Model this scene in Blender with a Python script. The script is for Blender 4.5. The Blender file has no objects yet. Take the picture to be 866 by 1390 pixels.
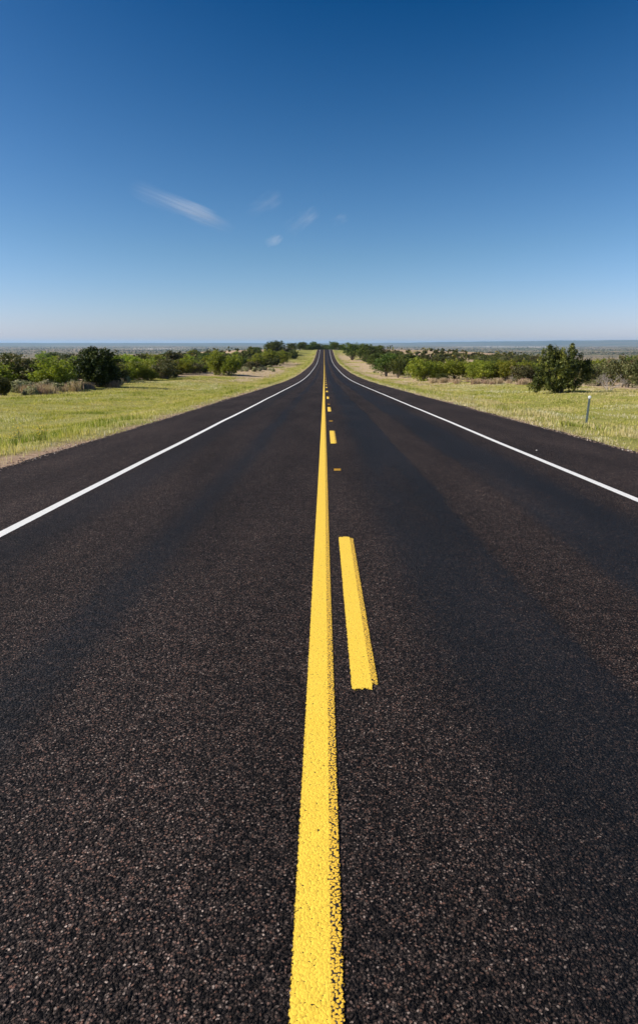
import bpy, math, random
import numpy as np
from mathutils import Vector
R = math.radians
scene = bpy.context.scene
COL = scene.collection

# ------------------------------------------------------------------ terrain
_py = np.array([-400., -200, -60, 0, 25.7, 65, 87, 113, 146, 210, 270, 326, 402, 490, 525, 600, 750, 1200, 2500, 60000])
_pz = np.array([8.0, 5.0, 0.8, -1.6, -2.63, -4.2, -5.05, -5.85, -6.65, -7.75, -8.5, -8.75, -7.65, -4.9, -4.85, -7.5, -14, -34, -68, -70])
_s = np.arange(-400, 2600, 1.0)
_z = np.interp(_s, _py, _pz)
_k = np.hanning(41); _k /= _k.sum()
_zz = np.convolve(np.pad(_z, 20, mode='edge'), _k, mode='valid')
_w = np.clip((_s - 10) / 30, 0, 1)
_zz = _z * (1 - _w) + _zz * _w
def road_z(y):
    y = np.asarray(y, float)
    return np.where(y < -399, 8.0, np.where(y > 2590, -68.0, np.interp(y, _s, _zz)))

def _hash(ix, iy, seed):
    h = (ix.astype(np.int64) * 374761393 + iy.astype(np.int64) * 668265263 + seed * 1274126177) & 0xffffffff
    h = ((h ^ (h >> 13)) * 1274126177) & 0xffffffff
    h = h ^ (h >> 16)
    return (h & 0xffffff) / float(0xffffff)
def vnoise(x, y, seed=0):
    x = np.asarray(x, float); y = np.asarray(y, float)
    ix = np.floor(x); iy = np.floor(y); fx = x - ix; fy = y - iy
    fx = fx * fx * (3 - 2 * fx); fy = fy * fy * (3 - 2 * fy)
    a = _hash(ix, iy, seed); b = _hash(ix + 1, iy, seed); c = _hash(ix, iy + 1, seed); d = _hash(ix + 1, iy + 1, seed)
    return (a * (1 - fx) + b * fx) * (1 - fy) + (c * (1 - fx) + d * fx) * fy
def fbm(x, y, seed=0, o=4):
    s = 0; a = .5; t = 0
    for i in range(o):
        s = s + a * vnoise(x * 2 ** i, y * 2 ** i, seed + i * 17); t += a; a *= .5
    return s / t
def sstep(a, b, x):
    t = np.clip((x - a) / (b - a), 0, 1); return t * t * (3 - 2 * t)

XL, XR = -5.3, 6.15           # pavement edges
def ground_z(x, y):
    x = np.asarray(x, float); y = np.asarray(y, float)
    z = road_z(y)
    off = np.where(x > 0, x - XR, XL - x)           # metres beyond the pavement
    z = z - 0.38 * sstep(.3, 4.5, off) + 0.30 * sstep(6, 14, off)
    z = z + (fbm(x / 9., y / 9., 5) - .5) * .5 * sstep(3, 12, off) + (fbm(x / 45., y / 45., 9) - .5) * 2.4 * sstep(14, 50, off)
    z = z - (off < 0) * 0.12
    z = z - 0.035 * (1 - sstep(.35, .9, off))
    # sides of the ridge fall to the plain
    dr = np.clip(np.where(x > 0, x - 75, -x - 60), 0, None)
    drop = 62 * (1 - np.exp(-(dr / 420.) ** 1.45))
    r = np.hypot(x, y)
    zp = -70 + (fbm(x / 900., y / 900., 3) - .5) * 22
    z = np.maximum(z - drop, -9999)
    t = sstep(500, 2600, r)
    z = z * (1 - t) + zp * t
    # far blue ridges on the rim of the plain
    az = np.degrees(np.arctan2(x, np.maximum(y, -1e9)))
    rid = sstep(17000, 24000, r) * (1 - sstep(33000, 40000, r))
    hgt = 78 + 105 * sstep(2, 26, az) + 26 * (fbm(az / 5. + 30, r / 30000., 21) - .5) + 8 * (fbm(az * 1.5 + 60, az * 0, 31) - .5)
    z = z + rid * hgt
    return z

# ------------------------------------------------------------------ camera
F = 867.0; CX, CY = 433.0, 650.0
TH = math.atan(184 / F); YAW = math.atan(7 / F)
def ray(px, py):
    u = (px - CX) / F; v = (py - CY) / F
    f = math.cos(TH) - v * math.sin(TH); d = math.sin(TH) + v * math.cos(TH)
    x = u * math.cos(YAW) - f * math.sin(YAW); y = f * math.cos(YAW) + u * math.sin(YAW)
    return x, y, -d
_ts = np.concatenate([np.arange(2, 700, .25), np.geomspace(700, 20000, 800)])
def at(px, py):
    x, y, z = ray(px, py)
    g = ground_z(x * _ts, y * _ts); h = z * _ts - g
    i = np.argmax(h < 0)
    return (x * _ts[i], y * _ts[i], float(g[i])) if h[i] < 0 else None
def at_road(px, py):
    x, y, z = ray(px, py); i = np.argmax(z * _ts < road_z(y * _ts)); a, b = _ts[i - 1], _ts[i]
    fa, fb = z * a - road_z(y * a), z * b - road_z(y * b); t = a + (b - a) * fa / (fa - fb)
    return (x * t, y * t, float(road_z(y * t)))
def dist_at(px, d):
    x, y, z = ray(px, 480); s = d / y
    return (x * s, d, float(ground_z(x * s, d)))

cam_d = bpy.data.cameras.new('camera'); cam = bpy.data.objects.new('camera', cam_d); COL.objects.link(cam)
cam_d.sensor_fit = 'VERTICAL'; cam_d.sensor_height = 36; cam_d.lens = F / 1390 * 36
cam_d.shift_y = -45 / 1390
cam_d.clip_start = .05; cam_d.clip_end = 200000
cam.location = (0, 0, 0)
cam.rotation_euler = (R(90) - TH, 0, YAW)
scene.camera = cam

# ------------------------------------------------------------------ helpers
def link(o, parent=None):
    COL.objects.link(o)
    if parent: o.parent = parent
    return o
def mesh_np(name, co, faces_flat, loops_per_face, mats, parent=None, tint=None, smooth=False, uv=None, color=None):
    me = bpy.data.meshes.new(name)
    co = np.asarray(co, np.float32); nf = len(faces_flat) // loops_per_face
    me.vertices.add(len(co)); me.vertices.foreach_set('co', co.ravel())
    me.loops.add(len(faces_flat)); me.loops.foreach_set('vertex_index', np.asarray(faces_flat, np.int32))
    me.polygons.add(nf)
    me.polygons.foreach_set('loop_start', np.arange(0, nf * loops_per_face, loops_per_face, dtype=np.int32))
    me.polygons.foreach_set('loop_total', np.full(nf, loops_per_face, np.int32))
    me.polygons.foreach_set('use_smooth', np.full(nf, bool(smooth)))
    me.update(calc_edges=True); me.validate()
    if tint is not None:
        a = me.attributes.new('tint', 'FLOAT', 'POINT'); a.data.foreach_set('value', np.asarray(tint, np.float32))
    if color is not None:
        a = me.attributes.new('zone', 'FLOAT_COLOR', 'POINT'); a.data.foreach_set('color', np.asarray(color, np.float32).ravel())
    if uv is not None:
        u = me.uv_layers.new(name='UVMap'); u.data.foreach_set('uv', np.asarray(uv, np.float32)[np.asarray(faces_flat)].ravel())
    for m in (mats if isinstance(mats, (list, tuple)) else [mats]): me.materials.append(m)
    o = bpy.data.objects.new(name, me)
    return link(o, parent)
def tag(o, label=None, cat=None, group=None, kind=None):
    if label: o['label'] = label
    if cat: o['category'] = cat
    if group: o['group'] = group
    if kind: o['kind'] = kind
    return o
def empty(name, loc=(0, 0, 0), rz=0):
    o = bpy.data.objects.new(name, None); o.empty_display_size = .3
    o.location = loc; o.rotation_euler = (0, 0, rz); return link(o)
def copy_tree(root):
    c = root.copy(); COL.objects.link(c)
    for ch in list(root.children):
        d = ch.copy(); COL.objects.link(d); d.parent = c
    return c

class N:                                                # small node-tree writer
    def __init__(s, name):
        s.m = bpy.data.materials.new(name); s.m.use_nodes = True; s.t = s.m.node_tree; s.t.nodes.clear()
        s.out = s.t.nodes.new('ShaderNodeOutputMaterial')
    def n(s, typ, ins=None, **kw):
        nd = s.t.nodes.new(typ)
        for k, v in kw.items(): setattr(nd, k, v)
        for k, v in (ins or {}).items():
            if isinstance(v, bpy.types.NodeSocket): s.t.links.new(v, nd.inputs[k])
            else: nd.inputs[k].default_value = v
        return nd
    def math(s, op, a, b=0.0, c=None, clamp=False):
        nd = s.t.nodes.new('ShaderNodeMath'); nd.operation = op; nd.use_clamp = clamp
        for i, v in enumerate([a, b] + ([c] if c is not None else [])):
            if isinstance(v, bpy.types.NodeSocket): s.t.links.new(v, nd.inputs[i])
            else: nd.inputs[i].default_value = v
        return nd.outputs[0]
    def mix(s, f, a, b, blend='MIX'):
        nd = s.t.nodes.new('ShaderNodeMix'); nd.data_type = 'RGBA'; nd.blend_type = blend
        for k, v in ((0, f), (6, a), (7, b)):
            if isinstance(v, bpy.types.NodeSocket): s.t.links.new(v, nd.inputs[k])
            else: nd.inputs[k].default_value = v if k == 0 else (*v, 1)
        return nd.outputs[2]
    def ramp(s, f, stops, interp='LINEAR'):
        nd = s.t.nodes.new('ShaderNodeValToRGB'); s.t.links.new(f, nd.inputs[0]); cr = nd.color_ramp; cr.interpolation = interp
        while len(cr.elements) < len(stops): cr.elements.new(.5)
        for e, (p, c) in zip(cr.elements, stops): e.position = p; e.color = (*c, 1) if len(c) == 3 else c
        return nd.outputs[0]
    def rng(s, v, a, b, c=0., d=1., smooth=True):
        nd = s.t.nodes.new('ShaderNodeMapRange'); nd.interpolation_type = 'SMOOTHSTEP' if smooth else 'LINEAR'
        s.t.links.new(v, nd.inputs[0])
        for i, q in enumerate((a, b, c, d)): nd.inputs[i + 1].default_value = q
        return nd.outputs[0]
    def link(s, a, b): s.t.links.new(a, b)
    def noise(s, vec, scale, detail=3, rough=.55):
        return s.n('ShaderNodeTexNoise', {'Vector': vec, 'Scale': scale, 'Detail': detail, 'Roughness': rough}).outputs[0]

# ------------------------------------------------------------------ materials
def gauss(k, x, c, w):
    d = k.math('DIVIDE', k.math('SUBTRACT', x, c), w)
    return k.math('EXPONENT', k.math('MULTIPLY', k.math('MULTIPLY', d, d), -1.0))
def chipseal(k):
    """colour, height, roughness of the chip-seal surface in metres"""
    geo = k.n('ShaderNodeNewGeometry'); pos = geo.outputs['Position']
    sx = k.n('ShaderNodeSeparateXYZ', {0: pos}); x = sx.outputs[0]
    flat = k.n('ShaderNodeVectorMath', {0: pos, 1: (1, 1, 0)}, operation='MULTIPLY').outputs[0]
    warp = k.n('ShaderNodeTexNoise', {'Vector': flat, 'Scale': 38., 'Detail': 2.})
    wv = k.n('ShaderNodeVectorMath', {0: warp.outputs[1], 3: .016}, operation='SCALE').outputs[0]
    fv = k.n('ShaderNodeVectorMath', {0: flat, 1: wv}, operation='ADD').outputs[0]
    v1 = k.n('ShaderNodeTexVoronoi', {'Vector': fv, 'Scale': 122., 'Randomness': 1.}, voronoi_dimensions='2D')
    v2 = k.n('ShaderNodeTexVoronoi', {'Vector': fv, 'Scale': 190., 'Randomness': 1.}, voronoi_dimensions='2D')
    c1 = k.n('ShaderNodeSeparateColor', {0: v1.outputs['Color']})
    c2 = k.n('ShaderNodeSeparateColor', {0: v2.outputs['Color']})
    stone = k.ramp(c1.outputs[0], [(0, (.006, .005, .005)), (.35, (.018, .0135, .0125)), (.58, (.037, .028, .0255)), (.76, (.062, .043, .036)),
                                   (.87, (.115, .060, .045)), (.96, (.12, .09, .08)), (1, (.24, .19, .165))])
    fine = k.ramp(c2.outputs[1], [(0, (.006, .005, .005)), (.6, (.036, .026, .023)), (.9, (.085, .058, .048)), (1, (.26, .21, .18))])
    gap = k.rng(v1.outputs['Distance'], .30, .62)
    col = k.mix(gap, stone, k.mix(.45, (.003, .0028, .003), fine))
    # wheel paths where the binder has bled up: darker, bluish, smoother
    wob = k.math('MULTIPLY', k.math('SUBTRACT', k.noise(k.n('ShaderNodeVectorMath', {0: flat, 1: (.3, .10, 0)}, operation='MULTIPLY').outputs[0], 1.6, 4), .5), .5)
    xx = k.math('ADD', x, wob)
    def band(a, b, sa, sb, amt):
        return k.math('MULTIPLY', k.math('MULTIPLY', k.rng(xx, a - sa, a + sa), k.rng(xx, b - sb, b + sb, 1., 0.)), amt)
    tr = band(.62, 1.50, .28, .07, 1.05)
    for q in ((2.28, 3.35, .12, .35, .95), (-1.62, -1.28, .14, .12, .60), (-3.1, -2.5, .15, .25, .6), (-1.9, -1.0, .3, .4, .25)): tr = k.math('ADD', tr, band(*q))
    patch = k.noise(k.n('ShaderNodeVectorMath', {0: flat, 1: (1., .16, 0)}, operation='MULTIPLY').outputs[0], 1.1, 4, .6)
    tr = k.math('MULTIPLY', tr, k.rng(patch, .30, .55, .62, 1.15))
    mott = k.rng(k.noise(flat, 16., 5, .75), .36, .62, .62, 1.12)
    gr1 = k.math('MULTIPLY', k.rng(k.noise(flat, 30., 2, .8), .33, .70, .62, 1.55), k.rng(k.noise(flat, 7., 3, .7), .33, .68, .80, 1.25))
    col = k.mix(1., col, k.n('ShaderNodeCombineColor', {0: gr1, 1: gr1, 2: gr1}).outputs[0], 'MULTIPLY')
    trc = k.math('MULTIPLY', tr, mott, clamp=True)
    col = k.mix(k.math('MULTIPLY', trc, .97), col, k.mix(.20, (.0068, .0072, .0090), col))
    sh = k.rng(k.math('ABSOLUTE', k.math('SUBTRACT', x, .35)), 3.5, 4.0, 1., 1.22)
    col = k.mix(1., col, k.n('ShaderNodeCombineColor', {0: sh, 1: sh, 2: sh}).outputs[0], 'MULTIPLY')
    lift = k.rng(k.noise(k.n('ShaderNodeVectorMath', {0: flat, 1: (1., .22, 0)}, operation='MULTIPLY').outputs[0], .9, 5, .6), .3, .7, .70, 1.32)
    col = k.mix(1., col, k.n('ShaderNodeCombineColor', {0: lift, 1: lift, 2: lift}).outputs[0], 'MULTIPLY')
    # every stone a tilted facet at its own height, split by dark joints
    def facet(v, sc, amt):
        d = k.n('ShaderNodeVectorMath', {0: fv, 1: v.outputs['Position']}, operation='SUBTRACT').outputs[0]
        rnd = k.n('ShaderNodeVectorMath', {0: v.outputs['Color'], 1: (.5, .5, .5)}, operation='SUBTRACT').outputs[0]
        return k.math('MULTIPLY', k.n('ShaderNodeVectorMath', {0: d, 1: rnd}, operation='DOT_PRODUCT').outputs[1], sc * amt)
    h = k.math('ADD', facet(v1, 122., 2.2), k.math('MULTIPLY', c1.outputs[2], .9))
    h = k.math('ADD', h, k.math('MULTIPLY', gap, -.9))
    h = k.math('ADD', h, facet(v2, 190., .9))
    h = k.math('ADD', h, k.math('MULTIPLY', k.noise(flat, 420., 2), .5))
    h = k.math('MULTIPLY', h, k.math('SUBTRACT', 1.0, k.math('MULTIPLY', trc, .35)))
    rough = k.math('SUBTRACT', .82, k.math('MULTIPLY', trc, .2))
    return dict(col=col, h=h, rough=rough, pos=pos, flat=flat, x=x, c1=c1, v1=v1, v2=v2, gap=gap, fv=fv)

def m_road():
    k = N('chipseal_asphalt'); a = chipseal(k)
    b = k.n('ShaderNodeBump', {'Height': a['h'], 'Strength': 1., 'Distance': .0075})
    p = k.n('ShaderNodeBsdfPrincipled', {'Base Color': a['col'], 'Roughness': a['rough'], 'Normal': b.outputs[0], 'Specular IOR Level': .12})
    k.link(p.outputs[0], k.out.inputs[0]); return k.m
def m_paint(name, col, col2, width, thin0, wear):
    """paint over chip seal. u = metres across; beyond thin0 only the stone tops are painted"""
    k = N(name); a = chipseal(k)
    uv = k.n('ShaderNodeUVMap'); s = k.n('ShaderNodeSeparateXYZ', {0: uv.outputs[0]}); u = s.outputs[0]; v = s.outputs[1]
    jit = k.math('MULTIPLY', k.math('SUBTRACT', k.noise(a['flat'], 60., 4, .75), .5), .026)
    uj = k.math('ADD', u, jit)
    e0 = k.rng(uj, .006, .010); e1 = k.rng(uj, width - .010, width - .006, 1., 0.)
    ej = k.math('ADD', k.math('ADD', v, k.math('MULTIPLY', jit, 3.5)), k.math('MULTIPLY', k.math('SUBTRACT', k.noise(a['flat'], 22., 3, .7), .5), .12))
    ej = k.math('SUBTRACT', ej, k.math('MULTIPLY', k.rng(u, thin0 - .003, thin0 + .003), .05))
    e2 = k.rng(ej, .025, .04)
    alpha = k.math('MULTIPLY', k.math('MULTIPLY', e0, e1), e2)
    top = k.math('ADD', k.math('SUBTRACT', 1., k.math('MULTIPLY', a['v1'].outputs['Distance'], 1.1)), k.math('MULTIPLY', k.noise(a['flat'], 190., 2), .55))
    pits = k.rng(top, wear, wear + .14)
    thin = k.rng(top, .62, .80)
    side = k.rng(k.math('ADD', u, k.math('MULTIPLY', jit, .35)), thin0 - .002, thin0 + .002)
    cov = k.math('ADD', k.math('MULTIPLY', pits, k.math('SUBTRACT', 1., side)), k.math('MULTIPLY', thin, side))
    tone = k.mix(k.noise(a['flat'], 6., 5, .7), col, col2)
    tone = k.mix(k.math('MULTIPLY', side, .45), tone, (.80, .43, .03))
    dirt = k.rng(k.noise(a['flat'], 34., 4, .7), .60, .75, 0, .22)
    tone = k.mix(dirt, tone, tuple(c * .6 for c in col2))
    c = k.mix(cov, a['col'], tone)
    b = k.n('ShaderNodeBump', {'Height': a['h'], 'Strength': .35, 'Distance': .0018})
    p = k.n('ShaderNodeBsdfPrincipled', {'Base Color': c, 'Roughness': .62, 'Normal': b.outputs[0], 'Specular IOR Level': .35})
    t = k.n('ShaderNodeBsdfTransparent')
    mx = k.n('ShaderNodeMixShader', {0: alpha, 1: t.outputs[0], 2: p.outputs[0]})
    k.link(mx.outputs[0], k.out.inputs[0]); return k.m

def m_ground():
    k = N('prairie_soil'); geo = k.n('ShaderNodeNewGeometry'); pos = geo.outputs['Position']
    at_ = k.n('ShaderNodeAttribute', attribute_name='zone'); z = k.n('ShaderNodeSeparateColor', {0: at_.outputs['Color']})
    flat = k.n('ShaderNodeVectorMath', {0: pos, 1: (1, 1, 0)}, operation='MULTIPLY').outputs[0]
    n1 = k.noise(flat, .55, 6, .7); n2 = k.noise(flat, 6., 5, .7); n3 = k.noise(flat, .02, 5, .6)
    soil = k.mix(k.rng(n2, .3, .7), (.30, .19, .125), (.50, .36, .25))
    soil = k.mix(k.rng(k.noise(flat, 55., 3, .7), .55, .75, 0, .5), soil, (.13, .095, .075))
    peb = k.n('ShaderNodeTexVoronoi', {'Vector': flat, 'Scale': 34.})
    pc = k.n('ShaderNodeSeparateColor', {0: peb.outputs['Color']})
    soil = k.mix(k.math('MULTIPLY', k.rng(peb.outputs['Distance'], .25, .35, 1., 0.), k.rng(pc.outputs[0], .6, .7, 0, .7)), soil, (.55, .46, .38))
    grass = k.mix(k.rng(n1, .32, .68), (.24, .245, .05), (.36, .325, .095))
    grass = k.mix(k.rng(n2, .45, .75, 0, .7), grass, (.105, .13, .035))
    grass = k.mix(k.rng(k.noise(flat, 1.7, 4, .7), .56, .72, 0, .6), grass, (.40, .32, .15))
    sand = k.mix(k.rng(n2, .35, .7), (.50, .37, .25), (.40, .29, .17))
    c = k.mix(z.outputs[0], soil, grass); c = k.mix(z.outputs[1], c, sand)
    # the plain far away: streaks of scrub, pasture and pale soil
    st = k.n('ShaderNodeVectorMath', {0: flat, 1: (.5, 1.6, 0)}, operation='MULTIPLY').outputs[0]
    f1 = k.noise(st, .0011, 6, .7); f2 = k.noise(flat, .012, 5, .75)
    far = k.ramp(f1, [(.30, (.05, .08, .025)), (.43, (.12, .13, .045)), (.52, (.30, .21, .12)), (.66, (.42, .29, .17)), (.8, (.20, .18, .07))])
    far = k.mix(k.rng(f2, .46, .60, 0, .85), far, (.04, .06, .03))
    dist = k.n('ShaderNodeVectorMath', {0: flat}, operation='LENGTH').outputs['Value']
    far = k.mix(k.rng(dist, 12000, 25000), far, k.mix(k.rng(k.noise(st, .0005, 5, .7), .4, .6), (.03, .055, .035), (.13, .13, .085)))
    c = k.mix(z.outputs[2], c, far)
    salt = k.math('MULTIPLY', at_.outputs['Alpha'], k.rng(k.noise(st, .003, 4, .7), .40, .58, 0, .85))
    c = k.mix(salt, c, (.74, .68, .62))
    b = k.n('ShaderNodeBump', {'Height': k.math('ADD', n2, k.noise(flat, 40., 4, .7)), 'Strength': .7, 'Distance': .05})
    p = k.n('ShaderNodeBsdfPrincipled', {'Base Color': c, 'Roughness': .95, 'Normal': b.outputs[0], 'Specular IOR Level': .1})
    k.link(p.outputs[0], k.out.inputs[0]); return k.m

def m_leaf(name, stops, trans=.3, rough=.6, hue=.03):
    k = N(name); a = k.n('ShaderNodeAttribute', attribute_name='tint').outputs['Fac']
    oi = k.n('ShaderNodeObjectInfo').outputs['Random']
    c = k.ramp(a, stops)
    hs = k.n('ShaderNodeHueSaturation', {'Hue': k.rng(oi, 0, 1, .5 - hue, .5 + hue * .6, False), 'Value': k.rng(oi, 0, 1, .78, 1.22, False), 'Color': c}).outputs[0]
    p = k.n('ShaderNodeBsdfPrincipled', {'Base Color': hs, 'Roughness': rough, 'Specular IOR Level': .25})
    t = k.n('ShaderNodeBsdfTranslucent', {'Color': k.mix(1., hs, (1.2, 1.25, .6), 'MULTIPLY')})
    mx = k.n('ShaderNodeMixShader', {0: trans, 1: p.outputs[0], 2: t.outputs[0]})
    k.link(mx.outputs[0], k.out.inputs[0]); return k.m
def m_bark(name, a, b_):
    k = N(name); tc = k.n('ShaderNodeTexCoord').outputs['Object']
    st = k.n('ShaderNodeVectorMath', {0: tc, 1: (6, 6, 1)}, operation='MULTIPLY').outputs[0]
    n = k.noise(st, 5., 5, .7)
    b = k.n('ShaderNodeBump', {'Height': n, 'Strength': .8, 'Distance': .02})
    p = k.n('ShaderNodeBsdfPrincipled', {'Base Color': k.mix(k.rng(n, .3, .7), a, b_), 'Roughness': .9, 'Normal': b.outputs[0]})
    k.link(p.outputs[0], k.out.inputs[0]); return k.m
def m_plain(name, col, rough=.5, metal=0., spec=.5, var=.15, coat=0.):
    k = N(name); tc = k.n('ShaderNodeTexCoord').outputs['Object']
    n = k.noise(tc, 25., 5, .7)
    c = k.mix(k.rng(n, .3, .75), col, tuple(q * (1 - var * 2) for q in col))
    p = k.n('ShaderNodeBsdfPrincipled', {'Base Color': c, 'Roughness': rough, 'Metallic': metal, 'Specular IOR Level': spec, 'Coat Weight': coat})
    k.link(p.outputs[0], k.out.inputs[0]); return k.m

M_road = m_road()
M_yel = m_paint('yellow_road_paint', (.93, .64, .072), (.90, .57, .048), .152, .112, .27)
M_wht = m_paint('white_road_paint', (.86, .85, .82), (.70, .69, .66), .13, 9., .22)
M_ground = m_ground()
M_jun = m_leaf('juniper_leaves', [(0, (.018, .028, .008)), (.5, (.062, .075, .013)), (.85, (.15, .155, .024)), (1, (.24, .22, .035))], .15)
M_mes = m_leaf('mesquite_leaves', [(0, (.08, .11, .012)), (.5, (.18, .225, .022)), (1, (.33, .35, .04))], .35)
M_oak = m_leaf('hackberry_leaves', [(0, (.030, .050, .010)), (.5, (.070, .105, .016)), (1, (.14, .17, .026))], .25)
M_olive = m_leaf('olive_scrub_leaves', [(0, (.05, .055, .02)), (.5, (.10, .105, .035)), (.8, (.15, .14, .05)), (1, (.20, .13, .08))], .2)
M_sage = m_leaf('sage_leaves', [(0, (.16, .17, .08)), (.5, (.32, .32, .17)), (1, (.52, .49, .32))], .15, .8)
M_straw = m_leaf('dry_weed_stalks', [(0, (.22, .15, .10)), (.5, (.38, .27, .18)), (1, (.55, .44, .30))], .2, .8)
M_yucca = m_leaf('pale_yucca_blades', [(0, (.22, .22, .15)), (1, (.50, .48, .36))], .15, .6)
M_flower = m_leaf('yellow_flower_petals', [(0, (.75, .50, .03)), (1, (.85, .65, .05))], .2, .6)
M_stalk = m_leaf('flower_stalks', [(0, (.08, .12, .03)), (1, (.16, .20, .05))], .2, .6)
M_grass = m_leaf('verge_grass_blades', [(0, (.11, .15, .022)), (.2, (.20, .235, .035)), (.45, (.35, .33, .085)), (.62, (.44, .39, .125)),
                                        (.75, (.46, .385, .16)), (.88, (.50, .42, .26)), (1, (.60, .57, .46))], .35, .7, 0.)
M_bark = m_bark('grey_brown_bark', (.10, .075, .055), (.23, .19, .15))
M_dead = m_bark('weathered_dead_wood', (.22, .18, .16), (.42, .37, .34))
M_post = m_plain('grey_painted_steel', (.13, .165, .165), .5, .2)
M_postw = m_plain('white_plastic_housing', (.80, .80, .78), .35)
M_lens = m_plain('clear_reflector_lens', (.86, .87, .88), .12, .0, .8, .03, 1.)
M_stone = m_plain('pale_limestone_pebble', (.55, .50, .44), .8)
M_tab = m_plain('yellow_marker_plastic', (.72, .42, .05), .5)

# ------------------------------------------------------------------ ground sheet
def axis(core0, core1, step, far, grow):
    a = list(np.arange(core0, core1 + 1e-6, step))
    s = step; x = a[-1]
    while x < far: s = max(step, min(s * 1.06, abs(x) * grow)) if abs(x) * grow > step else s; x += s; a.append(x)
    s = step; x = a[0]; b = []
    while x > -far: s = max(step, min(s * 1.06, abs(x) * grow)) if abs(x) * grow > step else s; x -= s; b.append(x)
    return np.array(b[::-1] + a)
gx = axis(-26, 26, .5, 46000, .035)
gx = np.unique(np.concatenate([gx, [XL, XL - .02, XL - .3, XR, XR + .02, XR + .3, XL + .06, XR - .06]]))
gy = axis(-6, 160, .8, 46000, .035)
GX, GY = np.meshgrid(gx, gy)
GZ = ground_z(GX, GY)
def gravel_edge(x, y):
    off = np.where(x > 0, x - XR, XL - x)
    return off
def grass_amount(x, y):
    off = np.where(x > 0, x - XR, XL - x)
    g = sstep(.0, .6, off + (fbm(x / 1.2, y / 2., 41) - .5) * 1.7)
    bare = sand_amount(x, y)
    g = g * (1 - .9 * bare)
    g = g * (1 - sstep(17, 26, off) * (.45 + .55 * sstep(.35, .6, fbm(x / 14., y / 14., 77))))
    return np.clip(g, 0, 1)
def sand_amount(x, y):
    off = np.where(x > 0, x - XR, XL - x)
    n = fbm(x / 6., y / 22., 51)
    l = (x < 0) * sstep(80, 110, y) * (1 - sstep(300, 330, y)) * sstep(3.5, 8, off) * sstep(.40, .60, n + .14 * sstep(110, 140, y))
    r = (x > 0) * sstep(60, 100, y) * (1 - sstep(380, 460, y)) * sstep(1.0, 3, off) * sstep(.40, .58, n + .10)
    w = sstep(12, 15, off) * (1 - sstep(22, 30, off)) * sstep(.45, .6, fbm(x / 5., y / 9., 61)) * (x > 0)
    h = sstep(24, 40, off) * sstep(110, 170, y) * sstep(.42, .60, fbm(x / 16., y / 30., 71)) * (1 - sstep(600, 900, y))
    return np.clip(l + r + .8 * w + h, 0, 1)
RR = np.hypot(GX, GY); AZ = np.arctan2(GX, GY)
zone = np.zeros(GX.shape + (4,), np.float32)
zone[..., 0] = grass_amount(GX, GY); zone[..., 1] = sand_amount(GX, GY)
zone[..., 2] = sstep(450, 900, RR)
zone[..., 3] = np.clip(sstep(.18, .23, AZ) * (1 - sstep(.31, .36, AZ)) * sstep(11500, 12500, RR) * (1 - sstep(14000, 15500, RR)) +
                       .8 * sstep(-.30, -.28, AZ) * (1 - sstep(-.25, -.20, AZ)) * sstep(7600, 8200, RR) * (1 - sstep(9500, 11000, RR)), 0, 1)
ny, nx = GX.shape
idx = np.arange(nx * ny).reshape(ny, nx)
quads = np.stack([idx[:-1, :-1], idx[:-1, 1:], idx[1:, 1:], idx[1:, :-1]], -1).reshape(-1)
g = mesh_np('ground', np.stack([GX, GY, GZ], -1).reshape(-1, 3), quads, 4, M_ground, smooth=True, color=zone.reshape(-1, 4))
tag(g, kind='structure')

# ------------------------------------------------------------------ road and markings
def ys_list(y0, y1):
    out = [y0]
    while out[-1] < y1: out.append(out[-1] + (.10 if out[-1] < 45 else max(.3, (out[-1] - 45) * .02)))
    return np.array(out)
ry = ys_list(-12, 620)
nl = (fbm(ry * 1.3, ry * 0 + 3, 4, 5) - .5) * .22 + (fbm(ry * .12, ry * 0 + 8, 6, 3) - .5) * .22
nr = (fbm(ry * 1.1, ry * 0 + 13, 7, 5) - .5) * .26 + (fbm(ry * .10, ry * 0 + 28, 8, 3) - .5) * .30
cols = [XL + nl - .06, XL + nl, ry * 0 - 3.0, ry * 0 - 1, ry * 0 + 1, ry * 0 + 3.4, XR + nr, XR + nr + .06]
zr = road_z(ry)
co = np.stack([np.stack([c, ry, zr - (.17 if i in (0, 7) else 0.0)], -1) for i, c in enumerate(cols)], 1)
n = len(ry); ii = np.arange(n * 8).reshape(n, 8)
q = np.stack([ii[:-1, :-1], ii[:-1, 1:], ii[1:, 1:], ii[1:, :-1]], -1).reshape(-1)
road = mesh_np('road', co.reshape(-1, 3), q, 4, M_road); tag(road, kind='structure')
def stripe(name, x0, w, y0, y1, mat, up=.004, wob=.0):
    yy = ry[(ry > y0) & (ry < y1)]; yy = np.concatenate([[y0], yy, [y1]])
    dx = (vnoise(yy * .35, yy * 0 + x0 * 7, 90) - .5) * wob
    z = road_z(yy) + up; n = len(yy)
    c = np.stack([np.stack([x0 + dx, yy, z], -1), np.stack([x0 + w + dx, yy, z], -1)], 1).reshape(-1, 3)
    uv = np.stack([np.stack([yy * 0, np.minimum(yy - y0, y1 - yy)], -1), np.stack([yy * 0 + w, np.minimum(yy - y0, y1 - yy)], -1)], 1).reshape(-1, 2)
    i = np.arange(2 * n).reshape(n, 2)
    q = np.stack([i[:-1, 0], i[:-1, 1], i[1:, 1], i[1:, 0]], -1).reshape(-1)
    return mesh_np(name, c, q, 4, mat, parent=road, uv=uv)
stripe('solid_centre_line', -.094, .157, -12, 600, M_yel, wob=.006)
stripe('edge_line', -3.255, .13, -12, 600, M_wht, wob=.03)
stripe('edge_line', 3.825, .13, -12, 600, M_wht, wob=.03)
def pxY(py): return at_road(440, py)[1]
d0n, d0f = pxY(940), pxY(728)
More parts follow.
